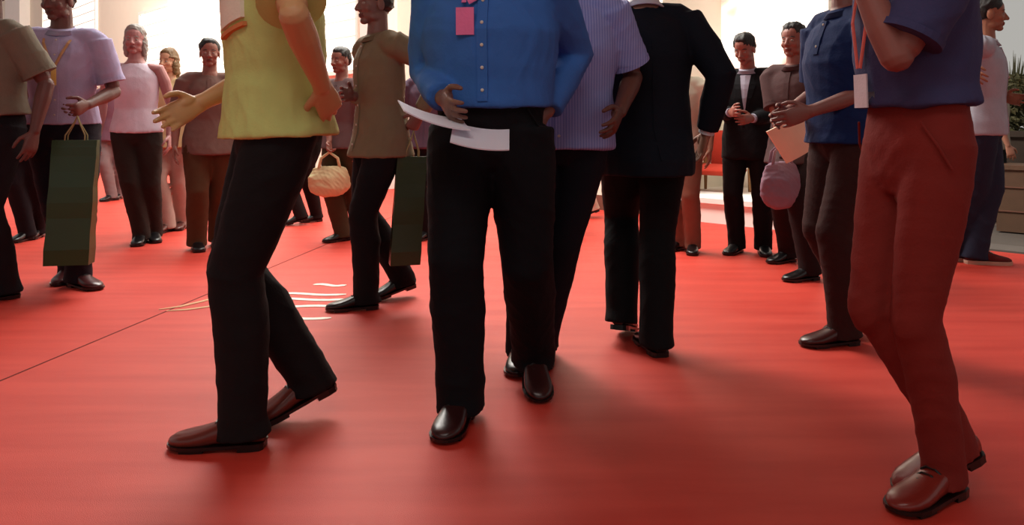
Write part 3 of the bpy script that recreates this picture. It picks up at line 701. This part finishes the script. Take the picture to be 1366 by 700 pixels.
J_ = person(dict(label='person in pale grey shirt and blue jeans facing right by the paving', H=1.9, yaw=-58, px=1310, feet=[(1286, 348, -70), (1318, 352, -78)], hem=-.05,
    hands=[(1284, 92, -.3), (1338, 130, .05)], top=('shirt', (168, 168, 180)), bottom=('trousers', (38, 40, 58)), shoes=('sneaker', (92, 34, 32), (190, 150, 130), (205, 190, 175)), skin=(150, 96, 72), seed=37, far=True, head_yaw=-10))
K_ = person(dict(label='person in pale teal shirt standing behind the navy polo shirt', H=1.66, yaw=-35, px=1166, feet=[(1158, 344, -60), (1176, 350, -60)], hem=-.06,
    top=('shirt', (128, 152, 164)), bottom=('trousers', (24, 26, 42)), shoes=('sneaker', (70, 60, 60), (150, 130, 120)), skin=(150, 100, 85), seed=41, far=True))
L_ = person(dict(label='person in dark clothes and pale trainers standing on the paving by the planter', H=1.58, yaw=-70, px=1326, feet=[(1316, 298, -80), (1338, 300, -85)], hem=-.06,
    top=('shirt', (150, 138, 124)), bottom=('trousers', (24, 21, 22)), shoes=('sneaker', (170, 155, 145), (200, 185, 175)), skin=(160, 110, 90), seed=43, far=True))
M_ = person(dict(label='person in grey-olive top at the left edge of the carpet', H=1.86, yaw=24, px=-8, feet=[(-48, 396, 30), (-14, 402, 40)], hem=.03,
    hands=[None, (46, 176, -.1)], top=('tee', (112, 106, 92)), bottom=('trousers', (22, 18, 24)), shoes=('dress', (40, 30, 30)), skin=(96, 62, 56), seed=47, ease=1.08))
N_ = person(dict(label='person in lilac-white shirt holding a tall green bag', H=1.87, yaw=-14, px=84, feet=[(88, 376, -10), (114, 384, -60)], hem=.0,
    hands=[(50, 150, .05), (116, 140, -.2)], top=('shirt', (172, 166, 200)), bottom=('trousers', (26, 20, 30)), shoes=('dress', (70, 30, 32)), skin=(104, 66, 60), seed=53, head_yaw=20, curl=(.35, .85), head_pitch=10))
O_ = person(dict(label='person with grey hair in lilac sleeveless top and dark trousers', H=1.8, yaw=-12, px=182, feet=[(186, 326, -15), (206, 322, -30)], hem=-.02,
    top=('tank', (212, 198, 212)), bottom=('trousers', (44, 36, 32)), hair=('long', (150, 146, 140)), skin=(170, 120, 118), seed=59, far=True))
P_ = person(dict(label='person with brown hair in tan top and pale grey trousers', H=1.68, yaw=10, px=228, feet=[(218, 310, 10), (240, 306, -10)], hem=-.07,
    top=('tee', (196, 172, 128)), bottom=('trousers', (168, 152, 142)), hair=('long', (112, 86, 52)), shoes=('dress', (90, 50, 45)), skin=(190, 140, 110), seed=61, far=True))
P2 = person(dict(label='distant person in mauve top and grey trousers beyond the lilac shirts', H=1.72, yaw=0, px=150, feet=[(144, 268, 10), (156, 266, -10)], hem=-.08,
    top=('tee', (112, 78, 92)), bottom=('trousers', (120, 104, 104)), skin=(150, 105, 90), seed=67, far=True))
W_ = person(dict(label='distant person in charcoal clothes seen behind the grey-olive top at left', H=1.7, yaw=-5, px=36, feet=[(28, 322, 5), (46, 318, -10)], hem=-.07,
    top=('shirt', (46, 40, 50)), bottom=('trousers', (26, 20, 26)), skin=(104, 70, 62), seed=101, far=True))
Q_ = person(dict(label='person in brown top and olive-brown trousers behind the yellow-green sleeve', H=1.66, yaw=-20, px=280, feet=[(264, 334, -30), (290, 328, -20)], hem=-.08,
    top=('tee', (112, 86, 78)), bottom=('trousers', (78, 54, 34), 1.15), skin=(140, 92, 78), seed=71, far=True))
R_ = person(dict(label='distant person in red top and black trousers behind the yellow-green polo', H=1.6, yaw=40, px=402, feet=[(394, 300, 60, 10), (414, 296, 50)], hem=-.05,
    top=('tee', (150, 44, 36)), bottom=('trousers', (26, 18, 18)), skin=(150, 100, 80), seed=73, far=True))
S_ = person(dict(label='person in mauve top and olive trousers behind the grey-olive shirt', H=1.64, yaw=30, px=458, feet=[(448, 322, 40), (474, 318, 20)], hem=-.05,
    hands=[(440, 205, -.2), None], top=('tee', (104, 84, 84)), bottom=('trousers', (66, 54, 36), 1.12), skin=(140, 92, 78), seed=79, far=True, curl=(1, .35)))
T_ = person(dict(label='distant person in mauve shirt and black trousers left of the bright blue shirt', H=1.66, yaw=20, px=572, feet=[(564, 320, 30), (582, 316, 10)], hem=-.06,
    top=('shirt', (88, 72, 88)), bottom=('trousers', (18, 16, 18)), skin=(130, 90, 78), seed=83, far=True))
U_ = person(dict(label='distant person in dark maroon top right of the bright blue shirt', H=1.58, yaw=-10, px=742, feet=[(732, 312, -10), (748, 308, -20)], hem=-.06,
    top=('tee', (92, 40, 38)), bottom=('trousers', (20, 17, 20)), skin=(150, 100, 84), seed=89, far=True))
V_ = person(dict(label='distant person in brown top and cream trousers before the cream wall', H=1.66, yaw=60, px=775, feet=[(762, 292, 70), (786, 290, 60, 15)], hem=-.06,
    top=('tee', (110, 70, 60)), bottom=('trousers', (214, 202, 180)), shoes=('dress', (110, 70, 55)), skin=(160, 110, 90), seed=97, far=True))

#@@CARRIED
M_green = mat('dark_green_paper', srgb(34, 62, 20), .35, .2, 6, .05, .5); M_cord = cloth((150, 140, 100))
def palm_pt(pi, i, k=.055):
    d = (pi['wri'][i]-pi['elb'][i]).normalized(); return pi['wri'][i]+(d+V((0, 0, -.3))).normalized()*k*pi['H']
g = palm_pt(N_, 1); shopping_bag(g-V((0, 0, .012)), .24, .10, .72, 10, M_green, M_cord, 'tall dark green shopping bag held by person in lilac-white shirt', 3)
g = palm_pt(B, 1); shopping_bag(g-V((0, 0, .012)), .16, .09, .58, 15, mat('grey_green_paper', srgb(52, 68, 44), .25, .2, 6, .05, .5), M_cord, 'narrow grey-green shopping bag held by person in grey-olive shirt', 4)
M_paper = mat('white_paper', srgb(222, 224, 236), .6, .03, 10, .02)
g = palm_pt(C, 0, .06); paper('brochure', g+V((-.05, -.03, .01)), V((.10, .02, -.03)), V((.02, -.07, -.018)), .002, M_paper, 'white folded brochure in the right hand of person in blue', 'brochure', .012)
paper('leaflet', g+V((.10, -.05, -.055)), V((.09, .0, -.012)), V((.0, -.07, -.03)), .002, M_paper, 'second white leaflet against the hip of person in blue', 'leaflet', .01)
g = palm_pt(G_, 1, .05); paper('magazine', g+V((-.03, -.05, .0)), V((.13, .03, .08)), V((-.07, -.02, .10)), .006, mat('cream_paper', srgb(226, 204, 176), .5, .08, 8, .02), 'folded cream magazine in the hand of person in brown top', 'magazine', .04)
def handbag(c, wx, h, dp, m, label, name='handbag', yaw=0):
    c = V(c); r = empty(name, c-V((0, 0, h))); tag(r, label, 'bag'); off = r.location; a = math.radians(yaw); X = V((math.cos(a), math.sin(a), 0)); Y = V((-X.y, X.x, 0)); Z = V((0, 0, 1))
    mb = MB(); mb.tube([c-Z*h*.97, c-Z*h*.8, c-Z*h*.4, c-Z*h*.05], [(wx*.42, dp*.42), (wx*.5, dp*.5), (wx*.5, dp*.45), (wx*.40, dp*.22)], Y, 22)
    m_ = fuse(mb, 'pouch', off, .008, 4); folds(m_, .008, 4, 14, 14); link('pouch', m_, m, r)
    for s in (-1, 1):
        mb = MB(); mb.tube([c-X*wx*.25+Y*s*dp*.12-Z*.05*h, c-X*wx*.2+Y*s*.015+Z*.07, c+Y*s*.008+Z*.12, c+X*wx*.2+Y*s*.015+Z*.07, c+X*wx*.25+Y*s*dp*.12-Z*.05*h], [(.012, .004)]*5, Y, 8); link('handle', mb.mesh('handle', off), m, r, smooth=True)
g = palm_pt(G_, 0); handbag(g-V((0, 0, .125)), .30, .26, .14, cloth((138, 110, 124)), 'mauve soft handbag hanging from hand of person in brown top', yaw=20)
g = palm_pt(S_, 0); handbag(g-V((0, 0, .125)), .34, .22, .12, cloth((206, 194, 150)), 'cream cloth bag held by person in mauve top and olive trousers', 'cloth_bag', yaw=15)
badge(N_, cloth((190, 150, 110)), cloth((236, 206, 120)), 'tan lanyard with yellow card on the lilac-white shirt', .17, 0, (.014, .05))
badge(I_, cloth((200, 90, 80)), cloth((214, 200, 205)), 'red lanyard with pale card on the slate purple shirt', .10, .01, (.03, .045))
badge(C, cloth((226, 120, 170)), cloth((230, 120, 168)), 'pink lanyard and card on the bright blue shirt', .21, .03, (.03, .045))
# printed emblem on the yellow-green polo, orange tag at its side
T, H, R2, F2, U, off = A['T'], A['H'], A['R'], A['F'], A['U'], A['off']
def chest(s, r, o): 
    a = .096*1.28
    return T(s, r, .068*1.28*math.sqrt(max(0, 1-(r/a)**2)))+F2*o
def decal(name, s0, s1, r0, r1, m, o=.006):
    mb = MB(); rows = []
    for i in range(8):
        r = lerp(r0, r1, i/7); rows.append([chest(s0-.25*(r-r0), r, o), chest(s1-.25*(r-r0), r, o), chest(s1-.25*(r-r0), r, -.008), chest(s0-.25*(r-r0), r, -.008)])
    mb.loft(rows); return link(name, mb.mesh(name, off), m, A['root'])
decal('emblem', .16, .225, -.02, -.085, cloth((232, 226, 205))); decal('emblem_stripe', .145, .152, -.018, -.087, cloth((205, 130, 80)))
c = lerp(A['shd'][1], A['elb'][1], .9)
